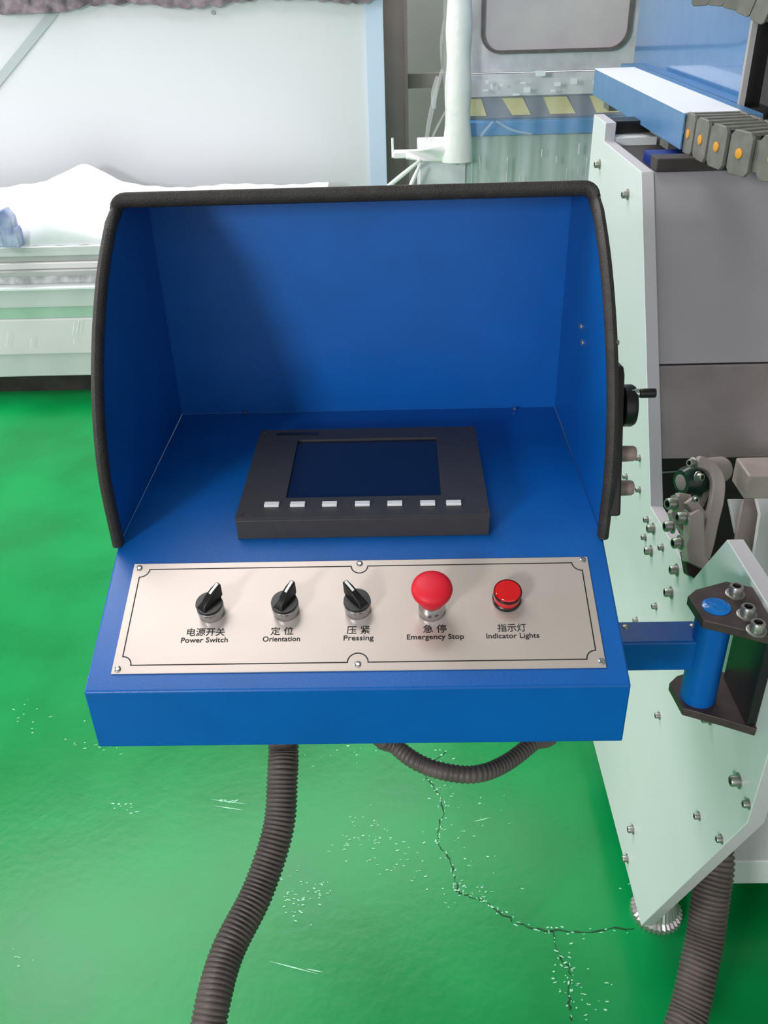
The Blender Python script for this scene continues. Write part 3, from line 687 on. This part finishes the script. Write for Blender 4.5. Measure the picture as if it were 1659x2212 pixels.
# upper frame with window
X0w, X1w = .232, .688
zf0, zf1 = 1.330, 1.95
def rrect(x0, x1, z0, z1, r, n=8):
    return arc(x1-r, z0+r, r, -90, 0, n)+arc(x1-r, z1-r, r, 0, 90, n)+arc(x0+r, z1-r, r, 90, 180, n)+arc(x0+r, z0+r, r, 180, 270, n)
wb('door', .205, .735, 1.333, 1.90, 'haze', 2.93, 2.96)
def ringo(name, outer, inner, y0, y1, m):
    b = BM(); f = b.b
    Ao = [f.verts.new((x, y0, z)) for x, z in outer]; Ai = [f.verts.new((x, y0, z)) for x, z in inner]
    Bo = [f.verts.new((x, y1, z)) for x, z in outer]; Bi = [f.verts.new((x, y1, z)) for x, z in inner]; n = len(outer)
    for i in range(n):
        j = (i+1) % n
        f.faces.new([Ao[i], Ao[j], Ai[j], Ai[i]]); f.faces.new([Bo[i], Bi[i], Bi[j], Bo[j]]); f.faces.new([Ao[i], Bo[i], Bo[j], Ao[j]]); f.faces.new([Ai[i], Ai[j], Bi[j], Bi[i]])
    return obj(name, b, m, wm)
ringo('window_gasket', rrect(.243, .672, 1.385, 1.83, .055), rrect(.251, .664, 1.393, 1.823, .049), 2.905, 2.93, 'gasket')
obj('window_pane', BM().xz(rrect(.251, .664, 1.393, 1.823, .049), 2.918, 2.929), 'pane', wm)
# bracket arm to the left with a pin
obj('support_arm', BM().box(-.018, .150, 2.86, 2.90, 1.112, 1.132), 'filmwhite', wm, bevel=.004)
obj('arm_pin', BM().cyl((-.020, 2.88, 1.112), (-.020, 2.88, 1.168), .0035, 8), 'filmwhite', wm)
# film gathered over the arm: a cone between arm and column
def cone(u_, v_):
    x = .02+.16*u_; top = 1.134+.05*u_**2.2+.03*u_**8; bot = 1.112-.02*u_
    return (x, 2.852-.01*math.sin(u_*7+v_*5), bot+(top-bot)*v_)
obj('gathered_film', BM().grid(cone, 16, 8), 'filmwhite', wm, smooth=True, solid=.002)
for i, (a, b_, wdt) in enumerate([((955, 150), (918, 318), 10), ((965, 235), (925, 320), 5), ((938, 235), (945, 165), 12), ((908, 345), (822, 415), 10), ((905, 360), (880, 430), 10), ((1065, 262), (1038, 295), 6), ((1072, 262), (1150, 290), 5)]):
    A = at(*a, Y=2.84); B = at(*b_, Y=2.84+(.1 if i == 3 else 0)); m_ = (A+B)/2+Vector((-.006, 0, -.006)); P = smoothpath([A, m_, B], 8)
    bb2 = BM().tube(P, lambda k: wdt*.0007*(.5+.5*math.sin(math.pi*(k+1)/(len(P)+1))), 8)
    obj('film_strand', bb2, 'filmwhite' if i in (3, 4) else 'film', wm, smooth=True)
# vertical creases in the film over the lower cabinet
def wrapf(u_, v_):
    x = .205+.50*u_; z = .7+.62*v_
    return (x, 2.885+.006*math.sin(x*90)+.005*math.sin(x*37+z*9), z)
obj('film_wrap', BM().grid(wrapf, 60, 8), 'film', wm, smooth=True)['label'] = 'clear stretch film'
for k in range(22):
    x = random.uniform(.215, .64); z = random.uniform(1.0, 1.14); L_ = random.uniform(.02, .09)
    obj('film_crease', BM().box(x, x+random.uniform(.0015, .004), 2.872, 2.876, z-L_, z), 'haze', wm)
for k in range(14):
    x = random.uniform(.22, .68); z = random.uniform(1.275, 1.33)
    obj('film_crease', BM().box(x, x+random.uniform(.006, .03), 2.868, 2.873, z, z+random.uniform(.003, .014)), 'cloth', wm)
